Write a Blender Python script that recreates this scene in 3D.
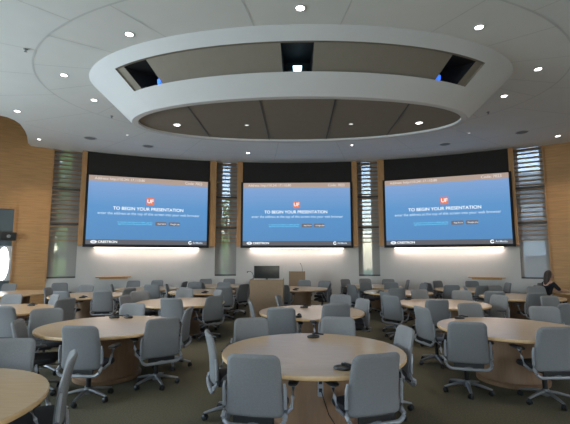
import bpy, bmesh, math, random
from mathutils import Vector, Matrix
random.seed(7)
for o in list(bpy.data.objects): bpy.data.objects.remove(o)
SC = bpy.context.scene; COL = SC.collection
R = math.radians; PI = math.pi

# ---------------------------------------------------------------- camera
cd = bpy.data.cameras.new('camera'); cam = bpy.data.objects.new('camera', cd); COL.objects.link(cam)
cd.sensor_fit = 'HORIZONTAL'; cd.sensor_width = 36; cd.lens = 36*400/570; cd.clip_end = 300; cd.clip_start = .05
cam.location = (0, 0, 1.75); cam.rotation_euler = (R(90+6.5), 0, R(1.86))
SC.camera = cam
SC.view_settings.view_transform = 'Standard'; SC.view_settings.look = 'None'
SC.view_settings.gamma = 1; SC.view_settings.use_curve_mapping = False
SC.view_settings.exposure = 0.0

# ---------------------------------------------------------------- world and daylight
w = bpy.data.worlds.new('sky'); SC.world = w; w.use_nodes = True
nt = w.node_tree; bg = nt.nodes['Background']
sky = nt.nodes.new('ShaderNodeTexSky'); sky.sky_type = 'NISHITA'; sky.sun_disc = False
sky.sun_elevation = R(42); sky.sun_rotation = R(100)
nt.links.new(sky.outputs[0], bg.inputs[0]); bg.inputs[1].default_value = 1.6

def area(name, loc, aim, sx, sy, power, col, parent=None, spread=180):
    l = bpy.data.lights.new(name, 'AREA'); l.shape = 'RECTANGLE'; l.size = sx; l.size_y = sy
    l.energy = power; l.color = col; l.spread = R(spread)
    o = bpy.data.objects.new(name, l); COL.objects.link(o); o.location = loc
    o.rotation_euler = (Vector(aim)-Vector(loc)).to_track_quat('-Z', 'Y').to_euler()
    if parent: o.parent = parent
    return o
LEFT_WINDOWS = [(-3.4, -.6), (.4, 3.2), (4.2, 7.0)]
for i, (y0, y1) in enumerate(LEFT_WINDOWS):
    area('daylight', (-12.75, (y0+y1)/2, 2.6), (-4, (y0+y1)/2+1.0, 5.9), y1-y0, 3.2, 500, (.74, .90, 1.0))
area('daylight', (12.75, -1.2, 2.6), (4, 0, 6.2), 3.0, 3.0, 200, (.92, .96, 1.0))  # assumed daylight at an unseen right window, added to light the room
area('daylight', (0, -6.75, 2.6), (0, 2, 7.4), 5.0, 3.0, 90, (.95, .96, 1.0))  # assumed rear window light, added inside and tilted up to brighten the ceiling

# ---------------------------------------------------------------- materials
def mat(name, col, rough=.6, metal=0, spec=.5, emis=None, estr=0, noise=0, nscale=20, ncol=None, stretch=(1,1,1), bump=0, bscale=200, coat=0):
    m = bpy.data.materials.new(name); m.use_nodes = True; t = m.node_tree; b = t.nodes['Principled BSDF']
    b.inputs['Base Color'].default_value = (*col, 1); b.inputs['Roughness'].default_value = rough
    b.inputs['Metallic'].default_value = metal; b.inputs['Specular IOR Level'].default_value = spec
    b.inputs['Coat Weight'].default_value = coat
    tc = t.nodes.new('ShaderNodeTexCoord'); mp = t.nodes.new('ShaderNodeMapping'); mp.inputs['Scale'].default_value = stretch
    t.links.new(tc.outputs['Object'], mp.inputs[0])
    if noise:
        n = t.nodes.new('ShaderNodeTexNoise'); n.inputs['Scale'].default_value = nscale; n.inputs['Detail'].default_value = 5
        t.links.new(mp.outputs[0], n.inputs['Vector'])
        cr = t.nodes.new('ShaderNodeValToRGB'); cr.color_ramp.elements[0].position = .3; cr.color_ramp.elements[1].position = .7
        c2 = ncol or tuple(c*(1-noise) for c in col)
        cr.color_ramp.elements[0].color = (*c2, 1); cr.color_ramp.elements[1].color = (*col, 1)
        t.links.new(n.outputs['Fac'], cr.inputs[0]); t.links.new(cr.outputs[0], b.inputs['Base Color'])
    if bump:
        n2 = t.nodes.new('ShaderNodeTexNoise'); n2.inputs['Scale'].default_value = bscale; n2.inputs['Detail'].default_value = 2
        t.links.new(mp.outputs[0], n2.inputs['Vector'])
        bm_ = t.nodes.new('ShaderNodeBump'); bm_.inputs['Strength'].default_value = bump; bm_.inputs['Distance'].default_value = .01
        t.links.new(n2.outputs['Fac'], bm_.inputs['Height']); t.links.new(bm_.outputs[0], b.inputs['Normal'])
    if emis:
        b.inputs['Emission Color'].default_value = (*emis, 1); b.inputs['Emission Strength'].default_value = estr
    return m
M = {}
M['ceiling'] = mat('ceiling_paint', (.80, .80, .79), .9, noise=.03, nscale=2)
M['seam'] = mat('ceiling_seam', (.66, .66, .66), .9)
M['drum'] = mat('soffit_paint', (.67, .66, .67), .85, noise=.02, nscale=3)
M['taupe'] = mat('taupe_panel', (.25, .215, .175), .8, noise=.05, nscale=5)
M['black'] = mat('black_paint', (.006, .006, .008), .7, noise=.2)
M['valance'] = mat('dark_valance', (.022, .018, .015), .85, noise=.15, nscale=4)
M['white_wall'] = mat('white_wall', (.50, .485, .47), .85, noise=.03, nscale=2)
M['wood_wall'] = mat('maple_panelling', (.54, .29, .115), .5, noise=1, nscale=3, ncol=(.40, .215, .085), stretch=(.6, .6, 9), bump=.05, bscale=10)
M['wood_trim'] = mat('maple_trim', (.50, .27, .11), .5, noise=1, nscale=5, ncol=(.40, .20, .075), stretch=(4, 4, .5))
M['slat'] = mat('slat_wood', (.33, .21, .13), .6, noise=.2, nscale=6)
M['frame'] = mat('dark_frame', (.06, .055, .05), .5, noise=.1)
M['carpet'] = mat('olive_carpet', (.150, .128, .086), .98, spec=.1, noise=1, nscale=55, ncol=(.085, .080, .055), bump=.6, bscale=300)
M['maple'] = mat('maple_laminate', (.56, .41, .27), .22, spec=.5, noise=1, nscale=7, ncol=(.51, .36, .22), stretch=(.7, 6, 1))
M['maple_edge'] = mat('maple_edge', (.62, .40, .20), .4, noise=.1, nscale=20)
M['pedestal'] = mat('pedestal_veneer', (.27, .155, .085), .45, noise=1, nscale=6, ncol=(.23, .13, .07), stretch=(5, 5, .6))
M['fabric'] = mat('grey_upholstery', (.215, .213, .215), .92, spec=.2, noise=.22, nscale=160, bump=.25, bscale=420)
M['seatfab'] = mat('charcoal_seat', (.045, .045, .05), .9, spec=.2, noise=.25, nscale=120)
M['alu'] = mat('satin_silver', (.40, .41, .43), .35, metal=.85, noise=.05)
M['silver_plastic'] = mat('silver_plastic', (.30, .305, .32), .42, metal=.3, noise=.05)
M['plastic'] = mat('black_plastic', (.012, .012, .013), .45, noise=.2)
M['lectern'] = mat('lectern_laminate', (.26, .165, .095), .55, noise=.08, nscale=12)
M['glass_black'] = mat('black_glass', (.006, .007, .008), .12, noise=.1)
M['lamp'] = mat('lamp_glow', (1, 1, 1), .5, emis=(1, .95, .9), estr=9)
M['wash'] = mat('wash_glow', (1, 1, 1), .5, emis=(1, .82, .68), estr=3.6)
M['bright_oval'] = mat('oval_glow', (1, 1, 1), .5, emis=(.93, .97, 1), estr=5)
M['lens_white'] = mat('lens_white', (1, 1, 1), .5, emis=(.45, .8, 1), estr=3.0)
M['lens_blue'] = mat('lens_blue', (.1, .3, 1), .5, emis=(.03, .16, .9), estr=1.3)
M['trimring'] = mat('lamp_trim', (.62, .62, .62), .5, noise=.02)
M['speaker'] = mat('grille_grey', (.26, .26, .26), .6, noise=.1, nscale=60)
M['plate'] = mat('white_plastic', (.7, .7, .7), .4, noise=.02)
M['pane'] = mat('grey_pane', (.10, .13, .15), .25, noise=.1, nscale=2)
M['hair'] = mat('brown_hair', (.045, .024, .015), .6, noise=.4, nscale=30)
M['skin'] = mat('skin', (.50, .29, .21), .55, noise=.04)
M['blackcloth'] = mat('black_cloth', (.012, .012, .018), .9, noise=.3, nscale=30)
M['eye'] = mat('eye_dark', (.02, .015, .01), .3, noise=.1)
M['leaf'] = mat('leaf_green', (.24, .50, .08), .7, noise=.45, nscale=2)
M['bark'] = mat('bark', (.10, .07, .05), .9, noise=.3)
M['grass'] = mat('grass', (.10, .20, .05), .95, noise=.3, nscale=3)
M['concrete'] = mat('pale_render', (.60, .64, .68), .9, noise=.06, nscale=2)
M['darkglass'] = mat('outside_glass', (.10, .13, .17), .2, noise=.1)
M['header'] = mat('screen_header', (0, 0, 0), .6, emis=(.43, .33, .28), estr=1)
M['footer'] = mat('screen_footer', (0, 0, 0), .6, emis=(.115, .118, .14), estr=1)
M['text'] = mat('screen_text', (0, 0, 0), .6, emis=(.9, .96, 1), estr=1.1)
M['textdim'] = mat('screen_small_text', (0, 0, 0), .6, emis=(.62, .80, .98), estr=1)
M['texthead'] = mat('screen_head_text', (0, 0, 0), .6, emis=(.78, .72, .68), estr=1)
M['cyan'] = mat('screen_cyan_text', (0, 0, 0), .6, emis=(.16, .70, .98), estr=1)
M['orange'] = mat('screen_orange', (0, 0, 0), .6, emis=(.80, .20, .11), estr=1)
M['badge'] = mat('screen_badge', (0, 0, 0), .6, emis=(.16, .15, .17), estr=1)
# projected picture: the slide's own blue gradient
m = bpy.data.materials.new('projected_slide'); m.use_nodes = True; t = m.node_tree; b = t.nodes['Principled BSDF']
b.inputs['Base Color'].default_value = (.02, .02, .02, 1)
tc = t.nodes.new('ShaderNodeTexCoord'); sp = t.nodes.new('ShaderNodeSeparateXYZ'); t.links.new(tc.outputs['Generated'], sp.inputs[0])
cr = t.nodes.new('ShaderNodeValToRGB'); t.links.new(sp.outputs[2], cr.inputs[0])
e = cr.color_ramp.elements; e[0].position = 0; e[0].color = (.075, .235, .50, 1); e[1].position = 1; e[1].color = (.24, .38, .66, 1)
x_ = cr.color_ramp.elements.new(.55); x_.color = (.10, .29, .585, 1)
t.links.new(cr.outputs[0], b.inputs['Emission Color']); b.inputs['Emission Strength'].default_value = 1.0
M['slide'] = m
# window glass, shade mesh
m = bpy.data.materials.new('window_glass'); m.use_nodes = True; t = m.node_tree; t.nodes.remove(t.nodes['Principled BSDF'])
tr = t.nodes.new('ShaderNodeBsdfTransparent'); gl = t.nodes.new('ShaderNodeBsdfGlossy'); gl.inputs['Roughness'].default_value = .03
mx = t.nodes.new('ShaderNodeMixShader'); mx.inputs[0].default_value = .08
t.links.new(tr.outputs[0], mx.inputs[1]); t.links.new(gl.outputs[0], mx.inputs[2]); t.links.new(mx.outputs[0], t.nodes['Material Output'].inputs[0])
M['glass'] = m
def shade_mat(name, col, fac):
    m = bpy.data.materials.new(name); m.use_nodes = True; t = m.node_tree; t.nodes.remove(t.nodes['Principled BSDF'])
    tr = t.nodes.new('ShaderNodeBsdfTransparent'); df = t.nodes.new('ShaderNodeBsdfDiffuse'); df.inputs[0].default_value = (*col, 1)
    mx = t.nodes.new('ShaderNodeMixShader'); mx.inputs[0].default_value = fac
    t.links.new(tr.outputs[0], mx.inputs[1]); t.links.new(df.outputs[0], mx.inputs[2]); t.links.new(mx.outputs[0], t.nodes['Material Output'].inputs[0])
    return m
M['shade'] = shade_mat('shade_mesh', (.45, .43, .41), .62)

# ---------------------------------------------------------------- helpers
def mk(name, bm, m, parent=None, smooth=False, label=None):
    bmesh.ops.recalc_face_normals(bm, faces=bm.faces[:])
    me = bpy.data.meshes.new(name); bm.to_mesh(me); bm.free(); me.materials.append(M[m])
    if smooth:
        for p in me.polygons: p.use_smooth = True
        try: me.set_sharp_from_angle(angle=R(40))
        except Exception: pass
    o = bpy.data.objects.new(name, me); COL.objects.link(o)
    if parent: o.parent = parent
    if label: o['label'] = label
    return o
def tag(o, label, cat, group=None, kind=None):
    o['label'] = label; o['category'] = cat
    if group: o['group'] = group
    if kind: o['kind'] = kind
    return o
def empty(name, loc=(0,0,0), rz=0):
    o = bpy.data.objects.new(name, None); COL.objects.link(o); o.location = loc; o.rotation_euler = (0, 0, rz); o.empty_display_size = .1
    return o
def struct(o): o['kind'] = 'structure'; return o
def box(bm, x0, x1, y0, y1, z0, z1, mtx=None):
    vs = [bm.verts.new(((x0, x1)[i & 1], (y0, y1)[i >> 1 & 1], (z0, z1)[i >> 2 & 1])) for i in range(8)]
    for f in ((0,1,3,2), (4,5,7,6), (0,1,5,4), (2,3,7,6), (0,2,6,4), (1,3,7,5)): bm.faces.new([vs[i] for i in f])
    if mtx: bmesh.ops.transform(bm, matrix=mtx, verts=vs)
    return vs
def bbox(x0, x1, y0, y1, z0, z1, bev=.01, seg=2):
    bm = bmesh.new(); box(bm, x0, x1, y0, y1, z0, z1)
    bmesh.ops.bevel(bm, geom=bm.edges[:], offset=bev, segments=seg, affect='EDGES', profile=.5)
    return bm
def tube(bm, pts, rad, n=8, flat=1.0):
    pts = [Vector(p) for p in pts]; rings = []
    if not isinstance(rad, (list, tuple)): rad = [rad]*len(pts)
    for i, p in enumerate(pts):
        d = (pts[min(i+1, len(pts)-1)]-pts[max(i-1, 0)]).normalized()
        up = Vector((0, 0, 1)) if abs(d.z) < .9 else Vector((0, 1, 0))
        a = d.cross(up).normalized(); c = a.cross(d).normalized()
        rings.append([bm.verts.new(p+a*math.cos(2*PI*k/n)*rad[i]+c*math.sin(2*PI*k/n)*rad[i]*flat) for k in range(n)])
    for i in range(len(rings)-1):
        for k in range(n): bm.faces.new((rings[i][k], rings[i][(k+1) % n], rings[i+1][(k+1) % n], rings[i+1][k]))
    bm.faces.new(rings[0]); bm.faces.new(rings[-1])
def lathe(bm, prof, n=32, cx=0, cy=0, sx=1, sy=1):
    rings = [[bm.verts.new((cx+r*sx*math.cos(2*PI*k/n), cy+r*sy*math.sin(2*PI*k/n), z)) for k in range(n)] for r, z in prof]
    for i in range(len(rings)-1):
        for k in range(n): bm.faces.new((rings[i][k], rings[i][(k+1) % n], rings[i+1][(k+1) % n], rings[i+1][k]))
    bm.faces.new(rings[0]); bm.faces.new(rings[-1])
WC = Vector((0, .53, 0)); WR = 16.3
def RS(p): return p*.972 if p > 0 else p
def pol(phi, r, z=0): return Vector((r*math.sin(R(phi)), .53+r*math.cos(R(phi)), z))
def arc(bm, p0, p1, z0, z1, r0, r1, step=1.5):
    n = max(1, int(math.ceil(abs(p1-p0)/step))); rows = []
    for i in range(n+1):
        p = p0+(p1-p0)*i/n
        rows.append([bm.verts.new(pol(p, r, z)) for r, z in ((r0, z0), (r1, z0), (r1, z1), (r0, z1))])
    for i in range(n):
        for k in range(4): bm.faces.new((rows[i][k], rows[i][(k+1) % 4], rows[i+1][(k+1) % 4], rows[i+1][k]))
    bm.faces.new(rows[0]); bm.faces.new(rows[-1])
def prism(bm, pts, z0, z1):
    lo = [bm.verts.new((x, y, z0)) for x, y in pts]; hi = [bm.verts.new((x, y, z1)) for x, y in pts]
    bm.faces.new(lo); bm.faces.new(hi); n = len(pts)
    for i in range(n): bm.faces.new((lo[i], lo[(i+1) % n], hi[(i+1) % n], hi[i]))
def copy_tree(o, parent=None):
    c = o.copy(); COL.objects.link(c)
    if parent: c.parent = parent
    for ch in list(o.children): copy_tree(ch, c)
    return c

CZ = 5.73; UZ = 6.95; TH = .35
# ---------------------------------------------------------------- structure
bm = bmesh.new(); pts = [(-12.5, -7), (12.5, -7)]+[tuple(pol(p, WR+TH)[:2]) for p in range(50, -51, -2)]
prism(bm, pts, -.1, 0); struct(mk('floor', bm, 'carpet'))
# main ceiling with the cut-away corner at the left
edge = [(-9.42, 13.32), (-9.2, 12.98), (-8.91, 12.53), (-8.62, 12.01), (-8.32, 11.36), (-8.25, 11.01), (-8.28, 10.76), (-8.41, 10.62), (-8.8, 10.45), (-9.6, 10.3), (-12.5, 9.9)]
ph_r = list(range(49, -35, -1))
cpts = [(-12.5, -7), (12.5, -7)]+[tuple(pol(p, WR)[:2]) for p in ph_r]+[tuple(pol(-36, WR)[:2])]+edge
bm = bmesh.new(); prism(bm, cpts, CZ, CZ+.12); ceil = struct(mk('ceiling', bm, 'ceiling'))
bm = bmesh.new(); prism(bm, pts, UZ, UZ+.1); struct(mk('ceiling_upper', bm, 'ceiling'))
# seams of the ceiling panels
EC = 8.9
def ell(a, b, c, t): return Vector((a*math.cos(R(t)), c+b*math.sin(R(t)), 0))
bm = bmesh.new()
def seam(p, q, w=.022):
    d = (q-p); L = d.length
    if L < .01: return
    n = Vector((-d.y, d.x, 0)).normalized()*w/2
    vs = [bm.verts.new((v.x, v.y, CZ-.003)) for v in (p+n, q+n, q-n, p-n)]; bm.faces.new(vs)
for t in range(0, 360, 3):
    seam(ell(5.95, 3.95, 9.25, t), ell(5.95, 3.95, 9.25, t+3), .035)
for t in (7, 30, 52, 75, 98, 117, 138, 160, 184, 203, 221, 240, 261, 279, 300, 319, 337, 356):
    seam(ell(4.75, 2.44, EC, t), ell(5.95, 3.95, 9.25, t+(t-270)*0 ))
for t in (0, 18, 42, 60, 78, 96, 120, 138, 162, 180, 196, 212, 230, 250, 270, 290, 310, 328, 344):
    p = ell(5.95, 3.95, 9.25, t); d = Vector((math.cos(R(t)), .9*math.sin(R(t)), 0))
    k = 0
    while k < 7:
        q = p+d*k
        if q.y > -6 and abs(q.x) < 8.2 and (q-WC).length < 15.8: k += .25
        else: break
    if k > .5: seam(p, p+d*(k-.25))
for s in (1,): pass
for t in range(20, 166, 3):
    p, q = ell(9.0, 6.6, 8.6, t), ell(9.0, 6.6, 8.6, t+3)
    if max(abs(p.x), abs(q.x)) < 8.2: seam(p, q)
for v in bm.verts: pass
for f in bm.faces: pass
o = mk('trim_1', bm, 'seam'); struct(o)
# walls
def wall(name, segs, m):
    bm = bmesh.new()
    for s in segs: arc(bm, RS(s[0]), RS(s[1]), *s[2:])
    return struct(mk(name, bm, m))
G = WR+TH
wl = [(-50, -33.4, 0, UZ, WR, G)]
wall('wall_front_left', wl, 'wood_wall'); wall('wall_front_right', [(33.4, 50, 0, UZ, WR, G)], 'wood_wall')
segs = [(-8.3, 8.3, 0, CZ+.1, WR, G)]
for s in (-1, 1):
    segs += [(s*12.6, s*29.5, 0, CZ+.1, WR, G), (s*8.3, s*9.05, 0, CZ+.1, WR, G), (s*12.1, s*12.6, 0, CZ+.1, WR, G),
             (s*9.05, s*12.1, 0, 1.0, WR, G), (s*29.5, s*30.15, 0, CZ+.1, WR, G), (s*30.15, s*33.4, 0, 1.0, WR, G)]
segs += [(-33.4, 33.4, CZ+.12, UZ, WR, G)]
wall('wall_front', segs, 'white_wall')
bm = bmesh.new()
YL = pol(50, WR).y
def sidewall(x0, x1, wins):
    ys = [-7]
    for a, b in wins:
        box(bm, x0, x1, ys[-1], a, 0, UZ); box(bm, x0, x1, a, b, 0, .9); box(bm, x0, x1, a, b, 4.4, UZ); ys.append(b)
    box(bm, x0, x1, ys[-1], YL+.1, 0, UZ)
sidewall(-12.85, -12.5, LEFT_WINDOWS); struct(mk('wall_left', bm, 'white_wall'))
bm = bmesh.new(); sidewall(12.5, 12.85, [(-2.7, .3)]); struct(mk('wall_right', bm, 'white_wall'))
bm = bmesh.new(); box(bm, -12.85, -2.5, -7.35, -7, 0, UZ); box(bm, 2.5, 12.85, -7.35, -7, 0, UZ); box(bm, -2.5, 2.5, -7.35, -7, 0, .9); box(bm, -2.5, 2.5, -7.35, -7, 4.4, UZ)
struct(mk('wall_rear', bm, 'white_wall'))
nwin = [0]
def side_window(x, a, b, yax=True):
    nwin[0] += 1
    r = struct(empty('window_%d' % nwin[0]))
    bm = bmesh.new(); g = bmesh.new()
    if yax:
        for y in (a, (a+b)/2-.03, b-.06): box(bm, x-.05, x+.05, y, y+.06, .9, 4.4)
        box(bm, x-.05, x+.05, a, b, .9, .96); box(bm, x-.05, x+.05, a, b, 4.34, 4.4)
        box(g, x-.005, x+.005, a, b, .9, 4.4)
    else:
        for y in (a, (a+b)/2-.03, b-.06): box(bm, y, y+.06, x-.05, x+.05, .9, 4.4)
        box(bm, a, b, x-.05, x+.05, .9, .96); box(bm, a, b, x-.05, x+.05, 4.34, 4.4)
        box(g, a, b, x-.005, x+.005, .9, 4.4)
    mk('window_frame', bm, 'frame', r); mk('pane', g, 'glass', r)
for a, b in LEFT_WINDOWS: side_window(-12.6, a, b)
side_window(12.6, -2.7, .3); side_window(-7.1, -2.5, 2.5, False)

# dark recess above and around the screens, and wooden jambs
ntr = [1]
def trim(bm, m):
    ntr[0] += 1; return struct(mk('trim_%d' % ntr[0], bm, m))
for c in (-21.3, -.2, 20.7):
    bm = bmesh.new(); h = 8.2
    arc(bm, c-h, c+h, 4.82, CZ, 16.02, WR); arc(bm, c-h, c+h, 2.24, 4.82, 16.17, WR)
    trim(bm, 'valance')
def jamb(p0, p1, z0=2.2, z1=CZ):
    bm = bmesh.new(); arc(bm, RS(p0), RS(p1), z0, z1, 15.98, WR); trim(bm, 'wood_trim')
for s in (-1, 1):
    jamb(s*8.25, s*9.05); jamb(s*12.1, s*13.05)
    jamb(s*29.55, s*30.15)
    bm = bmesh.new(); arc(bm, RS(s*33.38), RS(s*33.55), .9, CZ, 16.24, WR+.02); trim(bm, 'wood_trim')
# windows of the front wall : frame, glass, mesh shade; wood louvre in front
def front_window(p0, p1, gp, lab, glab):
    p0, p1, gp = RS(p0), RS(p1), (RS(gp[0]), RS(gp[1]))
    nwin[0] += 1
    r = struct(empty('window_%d' % nwin[0], pol((p0+p1)/2, WR+.2, 1.0)))
    inv = Matrix.Translation(-r.location)
    def fin(name, bm, m):
        bmesh.ops.transform(bm, matrix=inv, verts=bm.verts[:]); return mk(name, bm, m, r)
    bm = bmesh.new(); g0, g1 = gp
    arc(bm, p0, g0, 1.0, CZ+.11, WR+.27, WR+.34); arc(bm, g1, p1, 1.0, CZ+.11, WR+.27, WR+.34)
    for z in (1.0, 2.95, 4.2, CZ-.06): arc(bm, g0, g1, z, z+.06, WR+.27, WR+.34)
    fin('window_frame', bm, 'frame')
    bm = bmesh.new(); arc(bm, g0, g1, 1.0, CZ, WR+.30, WR+.31); fin('pane', bm, 'glass')
    bm = bmesh.new(); arc(bm, p0+.05*(1 if p1 > p0 else -1), p1, 1.06, CZ+.11, WR+.16, WR+.17); fin('shade', bm, 'shade')
    bm = bmesh.new(); arc(bm, p0, p1, 1.0, 1.05, WR+.10, WR+.20); fin('shade_bar', bm, 'frame')
    lv = empty('window_louvre', pol((p0+p1)/2, WR+.05, 2.3)); inv = Matrix.Translation(-lv.location)
    bm = bmesh.new(); z = 2.36
    while z < CZ-.06:
        arc(bm, p0, p1, z, z+.042, WR-.06, WR+.06, step=4); z += .165
    bmesh.ops.transform(bm, matrix=inv, verts=bm.verts[:]); mk('slat_panel', bm, 'slat', lv)
    for zz in (2.95, 4.22):
        bm = bmesh.new(); arc(bm, p0, p1, zz, zz+.07, WR-.08, WR+.08, step=4)
        bmesh.ops.transform(bm, matrix=inv, verts=bm.verts[:]); mk('rail', bm, 'frame', lv)
    tag(lv, lab, 'louvre', 'wood louvres over the tall windows')
front_window(-33.4, -30.15, (-32.7, -31.3), 'wooden slat louvre over the tall window between left wood wall and left screen', '')
front_window(-12.1, -9.05, (-11.2, -10.1), 'wooden slat louvre over the tall window between the left and centre screens', '')
front_window(9.05, 12.1, (9.7, 11.0), 'wooden slat louvre over the tall window between the centre and right screens', '')
front_window(30.15, 33.4, (30.6, 33.0), 'wooden slat louvre over the tall window between right screen and right wood wall', '')
# framed openings in the wood walls
def wood_door(n, p0, p1, mirrored):
    r = struct(empty('door_%d' % n, pol((p0+p1)/2, WR-.02, 0))); inv = Matrix.Translation(-r.location)
    def fin(name, bm, m, lab=None):
        bmesh.ops.transform(bm, matrix=inv, verts=bm.verts[:]); return mk(name, bm, m, r, label=lab)
    s = 1 if p1 > p0 else -1
    bm = bmesh.new(); arc(bm, p0, p0+s*.22, 0, 3.5, WR-.06, WR); arc(bm, p1-s*.22, p1, 0, 3.5, WR-.06, WR); arc(bm, p0, p1, 3.42, 3.5, WR-.06, WR)
    fin('door_frame', bm, 'wood_trim')
    bm = bmesh.new(); arc(bm, p0+s*.22, p1-s*.22, 0, 3.42, WR-.03, WR-.005); fin('door_panel', bm, 'pane')
    bm = bmesh.new(); arc(bm, p0+s*.22, p1-s*.22, 2.32, 2.66, WR-.05, WR-.01); fin('transom', bm, 'frame')
wood_door(1, -37.0, -39.6, 0); wood_door(2, 37.2, 40.6, 1)

# ---------------------------------------------------------------- suspended oval soffit with projector bays
so = tag(empty('oval_soffit', (0, EC, 4.81)), 'large white oval soffit hanging from the ceiling above the tables, taupe band and underside', 'ceiling soffit')
TOP = (4.75, 2.44, CZ); BOT = (3.80, 1.55, 4.81)
def cone(s, t, inset=0):
    a = TOP[0]+(BOT[0]-TOP[0])*s-inset; b = TOP[1]+(BOT[1]-TOP[1])*s-inset; z = TOP[2]+(BOT[2]-TOP[2])*s
    return Vector((a*math.cos(R(t)), b*math.sin(R(t)), z-4.81))
B0, B1 = 216, 324; SA, SB = .21, .63; INS = .06
bays = [(219.5, 229.5), (266.2, 273.8), (310.5, 320.5)]
def strip(bm, f, g, t0, t1, n):
    rows = [(bm.verts.new(f(t0+(t1-t0)*i/n)), bm.verts.new(g(t0+(t1-t0)*i/n))) for i in range(n+1)]
    for i in range(n): bm.faces.new((rows[i][0], rows[i+1][0], rows[i+1][1], rows[i][1]))
bm = bmesh.new()
strip(bm, lambda t: cone(0, t), lambda t: cone(SA, t), B0, B1, 36); strip(bm, lambda t: cone(SB, t), lambda t: cone(1, t), B0, B1, 36)
strip(bm, lambda t: cone(0, t), lambda t: cone(1, t), B1, B0+360, 84)
def rim(a, b, z): return lambda t: Vector((a*math.cos(R(t)), b*math.sin(R(t)), z))
strip(bm, lambda t: cone(1, t), rim(3.66, 1.42, 0), 0, 360, 120); strip(bm, rim(3.66, 1.42, 0), rim(3.66, 1.42, .05), 0, 360, 120)
bmesh.ops.remove_doubles(bm, verts=bm.verts[:], dist=.0005)
mk('soffit_shell', bm, 'drum', so, True)
bm = bmesh.new()
strip(bm, lambda t: cone(SA, t), lambda t: cone(SA, t, INS), B0, B1, 36); strip(bm, lambda t: cone(SB, t), lambda t: cone(SB, t, INS), B0, B1, 36)
for t in (B0, B1):
    vs = [bm.verts.new(v) for v in (cone(SA, t), cone(SB, t), cone(SB, t, INS), cone(SA, t, INS))]; bm.faces.new(vs)
prev = B0
for a, b in bays+[(B1, B1)]:
    if a > prev: strip(bm, lambda t: cone(SA, t, INS), lambda t: cone(SB, t, INS), prev, a, 16)
    prev = b
mk('taupe_band', bm, 'taupe', so, label='taupe recessed band around the soffit')
for a, b in bays:
    bm = bmesh.new(); D = INS+.75
    strip(bm, lambda t: cone(SA, t, D), lambda t: cone(SB, t, D), a, b, 4)
    strip(bm, lambda t: cone(SA, t, INS), lambda t: cone(SA, t, D), a, b, 4); strip(bm, lambda t: cone(SB, t, INS), lambda t: cone(SB, t, D), a, b, 4)
    for t in (a, b):
        vs = [bm.verts.new(v) for v in (cone(SA, t, INS), cone(SB, t, INS), cone(SB, t, D), cone(SA, t, D))]; bm.faces.new(vs)
    mk('projector_bay', bm, 'black', so)
bm = bmesh.new(); vs = [bm.verts.new(rim(3.66, 1.42, .05)(t)) for t in range(0, 360, 3)]; bm.faces.new(vs)
mk('underside_panel', bm, 'taupe', so, label='taupe oval underside panel')
bm = bmesh.new()
for x in (-2.27, -.75, .75, 2.27):
    bm = bmesh.new(); h = 1.42*math.sqrt(1-(x/3.66)**2)-.01; box(bm, x-.012, x+.012, -h, h, .042, .0495)
    mk('underside_joint', bm, 'frame', so)
for (a, b), lens, lab in zip(bays, ('lens_blue', 'lens_white', 'lens_blue'), ('black projector with a blue lens in the soffit bay at left', 'black projector with bright white lens in the middle soffit bay', 'black projector with a blue lens in the soffit bay at right')):
    t = (a+b)/2; p = cone(SB, t, INS+.34)+Vector((0, EC, 4.81+.02))
    r = tag(empty('projector', p, R(t+90)), lab, 'projector', 'projectors in the soffit')
    # local -Y points outwards (to the camera side)
    bm = bbox(-.17, .17, -.16, .3, .0, .14, .015); mk('projector_body', bm, 'plastic', r)
    bm = bmesh.new(); sx = 0 if lens == 'lens_white' else (.10 if t < 270 else -.10)
    for k, (rr, y) in enumerate(((.075, -.16), (.085, -.24), (.05, -.245))): pass
    vs = [bm.verts.new((sx+x, y, z)) for y in (-.16, -.25) for x, z in ((-.085, .17), (.085, .17), (.07, .08), (.0, .015), (-.07, .08))]
    bm.faces.new(vs[:5]); bm.faces.new(vs[5:])
    for k in range(5): bm.faces.new((vs[k], vs[(k+1) % 5], vs[5+(k+1) % 5], vs[5+k]))
    mk('lens', bm, lens, r, label='glowing lens')
# ---------------------------------------------------------------- ceiling downlights
lightpos = [((.05, 6.01, CZ), 'round ceiling downlight nearest the camera, above the oval soffit middle'),
 ((-3.01, 6.67, CZ), 'bright round ceiling downlight beyond the upper left curve of the soffit'),
 ((-5.12, 8.22, CZ), 'round ceiling downlight left of the soffit, nearer of the pair'),
 ((-5.17, 9.62, CZ), 'round ceiling downlight left of the soffit, farther of the pair'),
 ((-7.66, 10.31, CZ), 'round ceiling downlight near the cut-out corner of the ceiling at left'),
 ((-8.75, 12.9, CZ), 'small downlight at the ceiling edge above the left wood wall'),
 ((3.16, 6.65, CZ), 'bright round ceiling downlight beyond the upper right curve of the soffit'),
 ((5.11, 8.27, CZ), 'round ceiling downlight right of the soffit, nearer of the pair'),
 ((5.12, 9.7, CZ), 'round ceiling downlight right of the soffit, farther of the pair'),
 ((8.57, 13.1, CZ), 'round ceiling downlight by the right wood wall'),
 ((5.51, 12.68, CZ), 'small dim downlight above the right screen, left of the dark ceiling speakers'),
 ((-5.57, 12.53, CZ), 'small dim downlight above the left screen, right of the dark ceiling speakers'),
 ((-1.9, 14.91, CZ), 'tiny bright ceiling downlight above the window left of the centre screen'),
 ((1.93, 13.94, CZ), 'small ceiling downlight above the right end of the centre screen'),
 ((-2.84, 9.05, 4.86), 'downlight in the taupe soffit underside, at its left end'),
 ((2.82, 9.09, 4.86), 'downlight in the taupe soffit underside, at its right end'),
 ((-1.2, 9.12, 4.86), 'dim downlight in the taupe soffit underside, left of its middle'),
 ((1.25, 9.12, 4.86), 'dim downlight in the taupe soffit underside, right of its middle')]
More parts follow.
